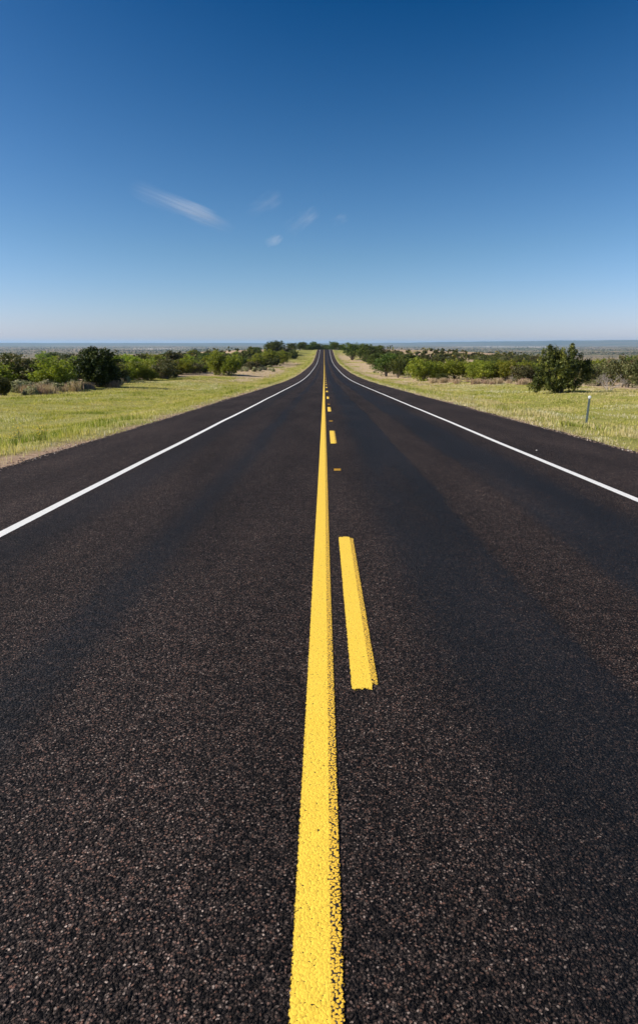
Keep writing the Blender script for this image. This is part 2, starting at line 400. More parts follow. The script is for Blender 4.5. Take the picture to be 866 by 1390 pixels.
period = at_road(455, 602.5)[1] - d0n; print('DASH', d0n, d0f, period, at_road(455, 586)[1], at_road(455, 562)[1])
for i in range(-1, 24):
    a = d0n + i * period
    stripe('centre_line_dash', .134, .152, a, a + (d0f - d0n), M_yel, wob=.004)
# small plastic lane tabs left from resurfacing between the dashes
def box_verts(x0, x1, y0, y1, z0, z1):
    return [(x0, y0, z0), (x1, y0, z0), (x1, y1, z0), (x0, y1, z0), (x0, y0, z1), (x1, y0, z1), (x1, y1, z1), (x0, y1, z1)]
BF = [0, 3, 2, 1, 4, 5, 6, 7, 0, 1, 5, 4, 1, 2, 6, 5, 2, 3, 7, 6, 3, 0, 4, 7]
def boxes(name, bs, mat, parent=None, bevel=0.):
    co = []; f = []
    for b in bs: f += [q + len(co) for q in BF]; co += box_verts(*b)
    o = mesh_np(name, co, f, 4, mat, parent)
    if bevel:
        m = o.modifiers.new('b', 'BEVEL'); m.width = bevel; m.segments = 2
    return o
tab0 = None
tlab = ['flat yellow lane tab on the asphalt between the two nearest yellow dashes',
        'small yellow lane tab on the asphalt just beyond the second yellow dash',
        'tiny yellow lane tab beyond the third yellow dash']
for i, py in enumerate((638.5, 572, 549)):
    p = at_road(463 - i * 6, py)
    if tab0 is None:
        tab0 = boxes('lane_marker_tab', [(-.055, .055, -.03, .03, 0, .008), (-.055, .055, .022, .03, .008, .024)], M_tab, bevel=.002); t = tab0
    else:
        t = tab0.copy(); COL.objects.link(t)
    t.location = (.215, p[1], float(road_z(p[1])) + .001)
    tag(t, tlab[i], 'lane tab', 'lane tabs along the dashed line')

# ------------------------------------------------------------------ grass (stuff)
rs = np.random.RandomState(7)
def blades(x, y, h, w, tint, lean=.5):
    n = len(x); z = ground_z(x, y) - .01
    a = rs.rand(n) * 2 * np.pi; la = rs.rand(n) * 2 * np.pi; l = h * lean * rs.rand(n)
    dx, dy = np.cos(a) * w / 2, np.sin(a) * w / 2
    mx, my = np.cos(la) * l, np.sin(la) * l
    b0 = np.stack([x - dx, y - dy, z], -1); b1 = np.stack([x + dx, y + dy, z], -1)
    m0 = np.stack([x - dx * .7 + mx * .35, y - dy * .7 + my * .35, z + h * .6], -1)
    m1 = np.stack([x + dx * .7 + mx * .35, y + dy * .7 + my * .35, z + h * .6], -1)
    t = np.stack([x + mx, y + my, z + h], -1)
    co = np.stack([b0, b1, m1, m0, t], 1).reshape(-1, 3)
    b = np.arange(n)[:, None] * 5
    f = np.concatenate([b + np.array([[0, 1, 2]]), b + np.array([[0, 2, 3]]), b + np.array([[3, 2, 4]])], 1).reshape(-1)
    return co, f, np.repeat(tint, 5)
def scatter_grass(n, y0, y1, side, wscale, hscale, pw=1.6):
    y = y0 + (y1 - y0) * rs.rand(n) ** pw
    off = rs.rand(n) ** 1.1 * 21
    x = np.where(side == 0, XL - off, XR + off)
    if side == 2:
        s = rs.rand(n) < .5; x = np.where(s, XL - off, XR + off)
    ga = grass_amount(x, y)
    tuft = fbm(x * 1.1, y * 1.1, 101, 3)
    keep = rs.rand(n) < ga * (.06 + 1.45 * sstep(.42, .66, tuft)) + .05 * (off > .05)
    x, y, off, tuft = x[keep], y[keep], off[keep], tuft[keep]; n = len(x)
    edge = np.exp(-((off - 1.5) / .9) ** 2) * sstep(.35, .6, fbm(x / 3., y / 3., 111)) 
    h = (.035 + .06 * rs.rand(n) + .09 * sstep(.5, .75, tuft) * rs.rand(n) + .15 * edge * rs.rand(n)) * hscale
    t = .48 + (fbm(x / 2., y / 3.2, 121) - .5) * 1.05 + (fbm(x / .7, y / 1.2, 125) - .5) * .35 + rs.randn(n) * .10 - edge * .24
    # paler, seed-headed weeds on the right verge; straw patches
    pale = (x > 0) * sstep(1.5, 2.8, off) * (1 - sstep(4., 5.6, off)) * sstep(.47, .62, fbm(x / 2., y / 4., 131)) * (1 - sstep(35, 60, y))
    t = np.where(rs.rand(n) < pale * .75, .93 + .07 * rs.rand(n), t); h = h * (1 + pale * .7)
    straw = sstep(.55, .70, fbm(x / 5., y / 11., 141)) + (x > 8) * (y < 18) * .6
    right = (x > 0) * sstep(1.2, 1.9, off) * (1 - sstep(3.2, 5., off)) * (y < 60) * sstep(.35, .6, fbm(x / 1.5, y / 2.5, 161))
    t = np.where(rs.rand(n) < np.clip(straw * .75 + .12 + right * .42, 0, 1), .72 + .16 * rs.rand(n), t)
    rim = (1 - sstep(.3, 1.1, off)); t = np.where(rs.rand(n) < rim * .75, .78 + .2 * rs.rand(n), t)
    silver = sstep(.60, .70, fbm(x / 4., y / 8., 151)) * (off > 6)
    t = np.where(rs.rand(n) < silver * .5, .95, t)
    w = (.006 + .006 * rs.rand(n)) * wscale * (1 + y / 22.)
    return blades(x, y, h, w, np.clip(t, 0, 1))
def join(parts):
    co = []; f = []; t = []; o = 0
    for a, b, c in parts: co.append(a); f.append(b + o); t.append(c); o += len(a)
    return np.concatenate(co), np.concatenate(f), np.concatenate(t)
gr = join([scatter_grass(330000, 6, 40, 2, 1.0, 1.0, 1.15), scatter_grass(230000, 38, 120, 2, 1.15, 1.15, 1.3), scatter_grass(110000, 115, 430, 2, 1.3, 1.4, 1.2)])
o = mesh_np('verge_grass', gr[0], gr[1], 3, M_grass, tint=gr[2])
tag(o, 'yellow-green grass and pale seeding weeds covering both verges of the road', 'grass', kind='stuff')

# loose stones broken off along both edges of the asphalt
def gravel(n):
    y = 3 + 60 * rs.rand(n) ** 1.5; side = rs.rand(n) < .5
    off = np.abs(rs.randn(n)) * .28 - .12
    x = np.where(side, XL - off, XR + off); z = np.maximum(ground_z(x, y), np.where((x > XL) & (x < XR), road_z(y), -99))
    r_ = (.006 + .016 * rs.rand(n) ** 2.5)[:, None]
    oc = np.array([[1, 0, 0], [-1, 0, 0], [0, 1, 0], [0, -1, 0], [0, 0, .7], [0, 0, -.7]], float)
    a = rs.rand(n) * 6.28; ca, sa = np.cos(a), np.sin(a)
    v = oc[None] * (.7 + .6 * rs.rand(n, 6, 1)) * r_[:, None]
    v = np.stack([v[..., 0] * ca[:, None] - v[..., 1] * sa[:, None], v[..., 0] * sa[:, None] + v[..., 1] * ca[:, None], v[..., 2]], -1)
    co = (v + np.stack([x, y, z + .004], -1)[:, None]).reshape(-1, 3)
    tri = np.array([[0, 2, 4], [2, 1, 4], [1, 3, 4], [3, 0, 4], [2, 0, 5], [1, 2, 5], [3, 1, 5], [0, 3, 5]])
    return co, (np.arange(n)[:, None, None] * 6 + tri[None]).reshape(-1), np.repeat(rs.rand(n), 6)
M_gravel = m_leaf('loose_gravel', [(0, (.05, .04, .035)), (.4, (.22, .15, .11)), (.8, (.42, .31, .24)), (1, (.60, .54, .48))], 0., .9, 0.)
gv = gravel(14000); o = mesh_np('edge_gravel', gv[0], gv[1], 3, M_gravel, tint=gv[2])
tag(o, 'loose tan and dark gravel lying along both ragged edges of the asphalt', 'gravel', kind='stuff')

# ------------------------------------------------------------------ plants
def tube(path, rad, sides=6):
    path = np.asarray(path, float); co = []; f = []
    for i, p in enumerate(path):
        d = path[min(i + 1, len(path) - 1)] - path[max(i - 1, 0)]; d /= (np.linalg.norm(d) + 1e-9)
        a = np.cross(d, [0.3, .9, .1]); a /= (np.linalg.norm(a) + 1e-9); b = np.cross(d, a)
        for s in range(sides):
            t = 2 * math.pi * s / sides; co.append(p + rad[i] * (a * math.cos(t) + b * math.sin(t)))
    for i in range(len(path) - 1):
        for s in range(sides):
            s2 = (s + 1) % sides; f += [i * sides + s, i * sides + s2, (i + 1) * sides + s2, (i + 1) * sides + s]
    return np.array(co), np.array(f)
def merge(ts):
    co = []; f = []; o = 0
    for a, b in ts: co.append(a); f.append(b + o); o += len(a)
    return np.concatenate(co), np.concatenate(f)
def trunk_geo(rng, targets, base_r, stems=1, spread=.15, start=.0):
    ts = []; bases = []
    for s in range(stems):
        a = rng.rand() * 6.28; bases.append(np.array([math.cos(a) * spread * (stems > 1), math.sin(a) * spread * (stems > 1), -.15]))
    for j, t in enumerate(targets):
        b = bases[j % stems]; t = np.asarray(t, float)
        m1 = b + (t - b) * .33 + np.append(rng.randn(2) * .06, 0) * np.linalg.norm(t); m1[:2] *= .55; m1[2] = b[2] + (t[2] - b[2]) * .38
        m2 = b + (t - b) * .7 + rng.randn(3) * .05 * np.linalg.norm(t)
        k = .55 + .45 / (1 + j // stems)
        ts.append(tube([b, m1, m2, t], [base_r * k, base_r * .62 * k, base_r * .34 * k, base_r * .1], 6))
    return merge(ts)
def leaf_geo(rng, centres, rads, per, size, aspect=1.8, up=0., shell=.35):
    """clumps of leaf-sized quads round many centres"""
    cs = np.repeat(np.asarray(centres), per, 0); rr = np.repeat(np.asarray(rads), per, 0); n = len(cs)
    d = rng.randn(n, 3); d /= np.linalg.norm(d, axis=1)[:, None]
    r = rng.rand(n) ** shell
    p = cs + d * r[:, None] * rr
    nrm = d * .7 + rng.randn(n, 3) * .6; nrm[:, 2] += up; nrm /= np.linalg.norm(nrm, axis=1)[:, None]
    t = np.cross(nrm, rng.randn(n, 3)); t /= np.linalg.norm(t, axis=1)[:, None]; b = np.cross(nrm, t)
    s = size * (.6 + .8 * rng.rand(n))[:, None]
    t = t * s * aspect * .5; b = b * s * .5
    co = np.stack([p - t, p + b, p + t, p - b], 1).reshape(-1, 3)
    f = np.arange(n * 4)
    ct = np.repeat(np.clip(.5 + .20 * rng.randn(len(centres)), 0, 1), per)
    tint = np.clip(ct + .16 * rng.randn(n), 0, 1)
    return co, f, np.repeat(tint, 4)
def blob_centres(rng, blobs, n, inner=.35):
    """cluster centres spread through a set of ellipsoids, mostly near their skins"""
    vol = np.array([b[3] * b[4] * b[5] for b in blobs]) ** .75; vol /= vol.sum()
    pick = rng.choice(len(blobs), n, p=vol); out = []
    for i in pick:
        b = blobs[i]; d = rng.randn(3); d /= np.linalg.norm(d)
        k = (inner + (1 - inner) * rng.rand() ** .6) * (.85 + .3 * rng.rand())
        out.append([b[0] + d[0] * b[3] * k, b[1] + d[1] * b[4] * k, max(b[2] + d[2] * b[5] * k, .12)])
    return np.array(out)

def make_plant(name, mat, blobs, ncl, per, clr, leaf, seed, bark=None, stems=1, base_r=.12, limbs=10, aspect=1.8, crown='crown', trunk='trunk', spread=.15, flame=1., shade_shift=0.):
    rng = np.random.RandomState(seed)
    root = empty(name)
    c = blob_centres(rng, blobs, ncl)
    rads = np.stack([clr * (.6 + .8 * rng.rand(ncl))] * 3, -1); rads[:, 2] *= flame
    co, f, t = leaf_geo(rng, c, rads, per, leaf, aspect)
    co[:, 2] = np.maximum(co[:, 2], .01 + .03 * rng.rand(len(co)))
    # old growth inside is duller than the tips: hardly; tint stays random
    order = rng.permutation(ncl)[:limbs]
    tg = [c[i] * np.array([.85, .85, .9]) for i in order]
    a, b = trunk_geo(rng, tg, base_r, stems, spread)
    mesh_np(trunk, a, b, 4, bark or M_bark, root, smooth=True)
    mesh_np(crown, co, f, 4, mat, root, tint=np.clip(t + shade_shift, 0, 1))
    return root
def rblobs(rng, h, w, z0, n, sq=1.):
    out = []
    for i in range(n):
        a = rng.rand() * 6.28; d = w * .28 * rng.rand() ** .5
        zz = z0 + (h - z0) * (.28 + .42 * rng.rand())
        out.append((math.cos(a) * d, math.sin(a) * d, zz, w * (.20 + .12 * rng.rand()), w * (.20 + .12 * rng.rand()), min((h - zz) * .95, (h - z0) * (.28 + .14 * rng.rand())) * sq))
    return out
PROTO = {}
def proto(kind, fn, n, H, W):
    PROTO[kind] = []
    for i in range(n):
        r = fn(i); PROTO[kind].append((r, H, W))
        r.location = (0, -9000, 0)
used = set()
# nominal sizes: (height, width)
def jun(i):
    r = np.random.RandomState(100 + i); H, W = 3.4, 3.6
    b = [(0, 0, H * .42, W * .38, W * .38, H * .40)]
    for j in range(7):
        a = r.rand() * 6.28; d = W * (.12 + .22 * r.rand()); hh = H * (.62 + .38 * r.rand()) * (1 - .22 * d / W * 2)
        b.append((math.cos(a) * d, math.sin(a) * d, hh * .55, W * .13, W * .13, hh * .45))
    return make_plant('juniper', M_jun, b, 190, 44, .26, .085, 200 + i, stems=3, base_r=.10, limbs=9, aspect=2.2, flame=1.5)
def mes(i):
    r = np.random.RandomState(300 + i); H, W = 3.4, 4.6
    return make_plant('mesquite_tree', M_mes, rblobs(r, H, W, -.1, 12), 230, 34, .36, .085, 400 + i, stems=4, base_r=.07, limbs=14, aspect=2.4, spread=.25)
def oak(i):
    r = np.random.RandomState(500 + i); H, W = 5.0, 5.6
    return make_plant('hackberry_tree', M_oak, rblobs(r, H, W, .9, 12), 250, 34, .44, .12, 600 + i, stems=1, base_r=.20, limbs=14, aspect=1.7)
def olv(i):
    r = np.random.RandomState(700 + i); H, W = 2.2, 3.2
    return make_plant('scrub_bush', M_olive, rblobs(r, H, W, .1, 8), 120, 34, .27, .075, 800 + i, stems=5, base_r=.05, limbs=14, aspect=2., spread=.4, trunk='stems', crown='foliage')
def sage(i):
    r = np.random.RandomState(900 + i); H, W = .8, 1.1
    return make_plant('sage_bush', M_sage, rblobs(r, H, W, .02, 6), 60, 26, .12, .045, 1000 + i, stems=5, base_r=.015, limbs=10, aspect=2.6, spread=.12, trunk='stems', crown='foliage', bark=M_dead)
def dead(i):
    r = np.random.RandomState(1100 + i); ts = []
    def grow(p, d, l, rad, lev):
        q = p + d * l; m = (p + q) / 2 + r.randn(3) * l * .08
        ts.append(tube([p, m, q], [rad, rad * .8, rad * .55], 5))
        if lev:
            for _ in range(3 if lev > 1 else 4):
                e = d + r.randn(3) * .55; e[2] = abs(e[2]) * .8 + .05; e /= np.linalg.norm(e)
                grow(q, e, l * (.55 + .25 * r.rand()), rad * .55, lev - 1)
    for s in range(7):
        a = s * .9 + r.rand(); grow(np.array([math.cos(a) * .15, math.sin(a) * .15, -.05]), np.array([math.cos(a) * .75, math.sin(a) * .75, .65]), .8, .035, 3)
    a, b = merge(ts); root = empty('dead_bush'); mesh_np('branches', a, b, 4, M_dead, root); return root
proto('jun', jun, 4, 3.4, 3.6); proto('mes', mes, 4, 3.4, 4.6); proto('oak', oak, 3, 5.0, 5.6)
proto('olv', olv, 3, 2.2, 3.2); proto('sage', sage, 3, .8, 1.1); proto('dead', dead, 2, 2.0, 3.6)
rp = random.Random(11)
CAT = dict(jun='juniper', mes='mesquite', oak='hackberry', olv='scrub', sage='sage bush', dead='dead bush')
PLACED = []
def put(kind, loc, h, w, label, group, sink=.04, var=None):
    pr = PROTO[kind]; i = rp.randrange(len(pr)) if var is None else var % len(pr)
    root, H, W = pr[i]
    if (kind, i) in used: r = copy_tree(root)
    else: used.add((kind, i)); r = root
    r.location = (loc[0], loc[1], loc[2] - sink); r.rotation_euler = (0, 0, rp.random() * 6.28)
    r.scale = (w / W, w / W, h / H)
    tag(r, label, CAT[kind], group); PLACED.append((loc[0], loc[1], w)); return r
def put_px(kind, px, base, top, wpx, label, group=None, var=None, dist=None):
    p = at(px, base) if dist is None else dist_at(px, dist)
    s = p[1] / F * 1.01
    zt = ray(px, top)[2] / ray(px, top)[1] * p[1]
    return put(kind, p, max(zt - p[2], .5) * 1.06, wpx * s * 1.15, label, group, var=var)

GL = 'trees and bushes along the left verge'; GRr = 'trees and bushes along the right verge'
# ---- hero juniper to the right, above the reflector post
p = at(759, 533); D = p[1]; sc = D / F
bl = []
def hb(px, py, rw, rh, dy=0., rd=None):
    X = (px - 759) * sc; Z = (533 - py) * sc
    bl.append((X, dy, Z, rw * sc, (rd or rw) * sc, rh * sc))
for a in ((757, 508, 26, 25), (758, 492, 15, 17), (722, 522, 10, 8, -.3), (793, 508, 9, 14, 0), (745, 488, 10, 21), (746, 479, 7, 12), (743, 474, 4, 7, .1), (769, 486, 8, 20), (771, 478, 5, 13), (731, 500, 10, 14, -.3), (728, 518, 11, 11, -.2), (757, 505, 16, 22, -1.),
          (788, 506, 9, 14, .2), (795, 495, 6, 8, .3), (785, 492, 8, 9, 0), (742, 520, 14, 11, -.7), (772, 521, 14, 10, -.6), (760, 515, 20, 16, .9), (737, 484, 6, 9, .2), (757, 489, 8, 13, .7), (781, 483, 5, 8, .2)):
    hb(*a[:4], dy=a[4] if len(a) > 4 else 0)
hero = make_plant('juniper', M_jun, bl, 560, 46, .17, .060, 77, stems=4, base_r=.09, limbs=16, aspect=2.3, flame=1.5)
hero.location = (p[0], p[1], p[2] - .05)
tag(hero, 'largest juniper on the right, dense crown with two peaks, behind the reflector post', 'juniper', GRr)
# ---- dark juniper to the left; the shade on its front is put into the leaf tint
p = at(134, 525); D = p[1]; sc = D / F; bl = []
for a in ((136, 502, 22, 20), (120, 497, 13, 14, -.3), (133, 488, 15, 10), (145, 490, 13, 10), (151, 508, 10, 15), (140, 513, 17, 11, -.4), (112, 504, 8, 9, .2), (128, 483, 8, 5), (147, 517, 12, 8), (133, 504, 17, 16, -.8), (135, 504, 17, 18, .9)):
    X = (a[0] - 134) * sc; Z = (525 - a[1]) * sc; bl.append((X, a[4] if len(a) > 4 else 0, Z, a[2] * sc, a[2] * sc * .9, a[3] * sc))
hl = make_plant('juniper', M_jun, bl, 560, 50, .20, .075, 78, stems=3, base_r=.10, limbs=14, aspect=2.2, flame=1.3, shade_shift=-.22)
hl.scale = (1.22, 1.22, 1.12)
hl.location = (p[0], p[1], p[2] - .05)
tag(hl, 'round dark juniper standing at the edge of the left meadow with a long shadow', 'juniper', GL)

L = [  # kind, px, base, top, width px, label
 ('oak', 22, 522, 481, 46, 'dark leafy tree near the left frame edge behind pale sage'),
 ('jun', 4, 538, 507, 26, 'low dark bush cut by the left frame edge at the meadow rim'),
 ('mes', 40, 519, 489, 34, 'bright green mesquite left of the pale sage patch'),
 ('mes', 88, 513, 489, 40, 'bright green mesquite just left of the round dark juniper'),
 ('mes', 105, 509, 484, 30, 'yellow-green mesquite whose crown touches the round dark juniper'),
 ('mes', 63, 503, 478, 32, 'tall yellow-green mesquite above the pale sage patch'),
 ('jun', 96, 500, 477, 44, 'dark juniper behind the bright mesquites at far left'),
 ('oak', 78, 500, 479, 30, 'dark rounded tree between two mesquites at far left'),
 ('mes', 176, 510, 481, 42, 'olive mesquite just right of the round dark juniper'),
 ('jun', 191, 500, 477, 30, 'dark juniper crown behind the olive mesquite'),
 ('mes', 205, 512, 487, 40, 'bright mesquite with an added low juniper as its shade side at right'),
 ('jun', 226, 514, 497, 44, 'low juniper added as the shade side of the bright mesquite, by the bare sand, left side'),  # dark plant added to stand in for the mesquite's shaded right side
 ('mes', 256, 507, 485, 40, 'dull green mesquite between the low added juniper and the sand'),
 ('jun', 240, 498, 475, 40, 'broad dark juniper behind the dull green mesquite'),
 ('mes', 294, 509, 477, 40, 'largest olive-green mesquite behind the sand on the left'),
 ('mes', 312, 510, 482, 28, 'small mesquite at the right foot of the largest mesquite, left side'),
 ('jun', 325, 499, 475, 22, 'narrow dark juniper right of the largest mesquite, left side'),
 ('jun', 342, 490, 469, 24, 'dark juniper with pointed crown behind the grey scrub'),
 ('mes', 362, 495, 475, 36, 'rounded mesquite in front of the tall dark tree near the crest, left side'),
 ('mes', 384, 494, 476, 26, 'last bright mesquite beside the sandy verge on the left'),
 ('oak', 373, 482, 462, 30, 'tallest dark tree on the left, its crown above the horizon'),
 ('oak', 397, 479, 466, 16, 'small rounded tree left of the road near the crest'),
 ('oak', 407, 476, 465, 12, 'last small tree left of the road before the crest'),
 ('jun', 399, 487, 473, 14, 'small dark juniper on the left verge near the crest'),
 ('olv', 341, 502, 490, 30, 'grey-green scrub bush behind the sand on the left'),
 ('olv', 275, 503, 488, 26, 'olive scrub bush behind the left sand, left of the largest mesquite'),
]
for kd, x, b, t, w, lb in L: put_px(kd, x, b, t, w, lb, GL)
Rr = [
 ('oak', 478, 489, 465, 34, 'tall tree with a visible trunk right of the road near the crest'),
 ('oak', 498, 492, 467, 30, 'leafy tree just right of the tall crest tree'),
 ('oak', 509, 501, 479, 30, 'green tree with a short trunk between the crest trees and the next tree'),
 ('oak', 512, 490, 470, 26, 'dark tree crown behind the roadside trees, right side'),
 ('oak', 524, 511, 481, 40, 'nearest roadside tree on the right, short trunk on pale sand'),
 ('jun', 545, 509, 475, 40, 'dark broad juniper between the roadside tree and the brightest mesquite'),
 ('oak', 540, 513, 487, 30, 'dark green bush at the left foot of the brightest mesquite'),
 ('mes', 573, 517, 486, 42, 'brightest yellow-green mesquite right of the road'),
 ('mes', 592, 515, 491, 30, 'bright mesquite just right of the brightest one'),
 ('mes', 617, 515, 488, 38, 'broad mesquite in the middle of the right green thicket'),
 ('mes', 641, 515, 489, 36, 'yellow-green mesquite in the right thicket'),
 ('oak', 664, 514, 490, 26, 'darker grey-green bush inside the right mesquite thicket'),
 ('mes', 686, 517, 489, 36, 'mesquite behind the small pale yucca'),
 ('mes', 710, 517, 490, 34, 'mesquite touching the left side of the large juniper'),
 ('oak', 600, 518, 507, 18, 'small dark bush at the foot of the right mesquite thicket'),
 ('olv', 815, 524, 488, 44, 'olive scrub right of the large juniper'),
 ('olv', 846, 526, 484, 46, 'tall olive and rust scrub near the right frame edge'),
 ('mes', 806, 512, 487, 34, 'green mesquite crown behind the large juniper'),
 ('dead', 826, 530, 501, 40, 'leafless grey bush right of the large juniper'),
 ('olv', 872, 530, 486, 44, 'scrub bush cut by the right frame edge'),
 ('oak', 856, 512, 482, 30, 'dark tree crown behind the scrub at the right frame edge'),
]
for kd, x, b, t, w, lb in Rr: put_px(kd, x, b, t, w, lb, GRr)
put('oak', dist_at(455, 512), 6.2, 8.5, 'dark rounded tree on the crest just right of the road', 'trees on the crest')
put('oak', dist_at(449.5, 530), 3.6, 4.5, 'small bush on the crest left of the rounded crest tree', 'trees on the crest')
put('oak', dist_at(419, 520), 4.0, 6, 'small tree on the crest just left of the road', 'trees on the crest')
# trees beyond the crest whose tops close the end of the road
for i, (x, d, h, w) in enumerate([(424, 640, 12, 14), (431, 660, 11.5, 12), (438, 700, 13, 14), (445, 660, 10.5, 12), (452, 640, 12, 12), (463, 660, 11, 12), (414, 630, 11, 12)]):
    put('oak', dist_at(x, d), h, w, 'hazy tree top beyond the crest where the road ends', 'trees beyond the crest')

# ---- thicket fill, each plant an individual
def free(x, y, m):
    return all((x - a) ** 2 + (y - b) ** 2 > (m * (c + m * .6) * .5) ** 2 / max(m, 1) ** 0 * .16 for a, b, c in PLACED)
def far_enough(x, y, d): return all((x - a) ** 2 + (y - b) ** 2 > d * d for a, b, c in PLACED)
def fill(n, x0, x1, y0, y1, kinds, hr, wr, dmin, label, group, dens=None, az=None):
    k = 0; tries = 0
    while k < n and tries < n * 60:
        tries += 1
        y = y0 + (y1 - y0) * rp.random(); x = x0 + (x1 - x0) * rp.random()
        if az and not (az[0] < x / y < az[1]): continue
        if dens is not None and rp.random() > dens(x, y): continue
        if not far_enough(x, y, dmin): continue
        kd = rp.choices([q[0] for q in kinds], [q[1] for q in kinds])[0]
        h = rp.uniform(*hr); z = float(ground_z(x, y))
        put(kd, (x, y, z), h, h * rp.uniform(*wr), label[kd], group); k += 1
lab = lambda s: dict(jun='dark juniper ' + s, mes='green mesquite ' + s, oak='dark leafy tree ' + s, olv='olive scrub bush ' + s)
fill(135, -85, -24, 55, 165, [('jun', 3), ('mes', 4), ('olv', 4)], (2.0, 3.3), (1.4, 2.1), 2.2,
     lab('in the dense thicket behind the bushes left of the road'), 'thicket behind the left verge', az=(-.62, -.12))
fill(215, -150, -19, 165, 440, [('jun', 7), ('mes', 2), ('oak', 1), ('olv', 1)], (2.9, 4.7), (1.5, 2.2), 3.6,
     lab('on the wooded slope rising to the crest, left of the road'), 'wooded slope on the left', az=(-.40, -.04))
fill(105, 23, 95, 86, 165, [('mes', 5), ('olv', 2), ('jun', 1)], (2.0, 3.1), (1.5, 2.1), 2.0,
     lab('in the green thicket behind the bushes right of the road'), 'thicket behind the right verge', az=(.14, .58))
fill(150, 20, 170, 150, 440, [('jun', 9), ('olv', 1)], (2.4, 4.0), (1.2, 1.8), 4.6,
     lab('dotted over the pale slope below the horizon, right of the road'), 'scattered junipers on the right slope', az=(.06, .44))

# ---- sage, weeds, yucca, flowers
def sage_band(pts, n, label, group):
    for _ in range(n):
        a = rp.choice(pts); x = a[0] + rp.uniform(-1, 1) * a[2]; b = a[1] + rp.uniform(-1, 1) * a[3]
        p = at(x, b)
        if p is None: continue
        h = rp.uniform(.45, 1.0) * a[4]; put('sage', p, h, h * rp.uniform(1.2, 1.9), label, group)
sage_band([(75, 524, 30, 7, 1.1), (60, 530, 30, 5, 1.), (100, 526, 20, 5, 1.), (35, 533, 18, 5, 1.)], 62, 'silvery sage bush in the pale weedy band in front of the left mesquites', 'sage left of the round dark juniper')
sage_band([(350, 501, 22, 4, 1.3), (372, 496, 14, 3, 1.3), (330, 503, 10, 2, 1.2)], 30, 'silvery sage bush between the left sand and the trees', 'sage behind the sand on the left')
sage_band([(165, 521, 10, 3, 1.), (385, 489, 10, 3, 1.3)], 10, 'grey sage bush beside the trees of the left verge', 'sage beside the left trees')
def weed_clump(rng, n, h, sp, w):
    x = rng.randn(n) * sp; y = rng.randn(n) * sp; a = rng.rand(n) * 6.28; l = h * .35 * rng.rand(n); H = h * (.5 + .5 * rng.rand(n))
    dx, dy = np.cos(a) * w, np.sin(a) * w; la = rng.rand(n) * 6.28
    co = np.stack([np.stack([x - dx, y - dy, x * 0 - .02], -1), np.stack([x + dx, y + dy, x * 0 - .02], -1),
                   np.stack([x + dx * .6 + np.cos(la) * l, y + dy * .6 + np.sin(la) * l, H], -1), np.stack([x - dx * .6 + np.cos(la) * l, y - dy * .6 + np.sin(la) * l, H], -1)], 1).reshape(-1, 3)
    return co, np.arange(4 * n), np.repeat(rng.rand(n), 4)
wc = []
for i in range(3):
    co, f, t = weed_clump(np.random.RandomState(50 + i), 160, .6, .22, .012)
    o = mesh_np('dry_weed_clump', co, f, 4, M_straw, tint=t); wc.append(o)
uw = set()
def weed(p, s, label, group):
    i = rp.randrange(3); o = wc[i] if i not in uw else wc[i].copy()
    if i in uw: COL.objects.link(o)
    uw.add(i); o.location = p; o.scale = (s, s, s * rp.uniform(.8, 1.2)); o.rotation_euler = (0, 0, rp.random() * 6)
    tag(o, label, 'dry weeds', group)
for _ in range(46):
    x = rp.uniform(30, 165); b = 536 - (x - 30) * .085 + rp.uniform(-2.5, 2.5)
    weed(at(x, b), rp.uniform(.7, 1.3), 'tuft of reddish-brown dry weeds along the rim of the left meadow', 'dry weeds on the left meadow rim')
for _ in range(40):
    x = rp.uniform(585, 735); b = 519 + (x - 585) * .02 + rp.uniform(-1.5, 1.5)
    weed(at(x, b), rp.uniform(.6, 1.2), 'tuft of straw-coloured weeds at the foot of the right mesquite thicket', 'dry weeds below the right thicket')
# yucca
r_ = np.random.RandomState(5); ts = []; nn = 46
co = []; f = []; tt = []
for i in range(nn):
    a = r_.rand() * 6.28; e = r_.uniform(.25, 1.4); l = r_.uniform(.7, 1.0); d = np.array([math.cos(a) * math.cos(e), math.sin(a) * math.cos(e), math.sin(e)])
    s = np.cross(d, [0, 0, 1.]); s /= np.linalg.norm(s); w = .035
    b = len(co); co += [d * .05 - s * w, d * .05 + s * w, d * l * .55 + s * w * .8, d * l * .55 - s * w * .8, d * l - np.array([0, 0, .04])]
    f += [b, b + 1, b + 2, b, b + 2, b + 3, b + 3, b + 2, b + 4]; tt += [r_.rand()] * 5
y_ = empty('yucca'); p = at(694, 519); y_.location = p
mesh_np('leaf_rosette', np.array(co), f, 3, M_yucca, y_, tint=tt)
a, b = tube([(0, 0, 0), (.03, 0, .5), (.0, .02, 1.1)], [.025, .02, .012]); mesh_np('flower_stalk', a, b, 4, M_dead, y_)
tag(y_, 'small pale spiky yucca in front of the right mesquite thicket', 'yucca')
# yellow wildflowers at the left verge
def flower_plant(seed):
    r = np.random.RandomState(seed); root = empty('wildflower'); ts = []; pc = []; pf = []
    for i in range(9):
        b = np.array([r.randn() * .04, r.randn() * .04, -.02]); t = b + np.array([r.randn() * .10, r.randn() * .10, .30 + .28 * r.rand()])
        ts.append(tube([b, (b + t) / 2 + r.randn(3) * .01, t], [.004, .0035, .003], 4))
        for j in range(7):
            a = j * .9; q = len(pc); d = np.array([math.cos(a), math.sin(a), .35]); s = np.array([-math.sin(a), math.cos(a), 0])
            pc += [t, t + d * .02 + s * .010, t + d * .036, t + d * .02 - s * .010]; pf += [q, q + 1, q + 2, q + 3]
    a, b = merge(ts); mesh_np('stems', a, b, 4, M_stalk, root, tint=np.full(len(a), .5))
    mesh_np('flowers', np.array(pc), pf, 4, M_flower, root, tint=np.random.RandomState(1).rand(len(pc))); return root
fp = flower_plant(3); first = True
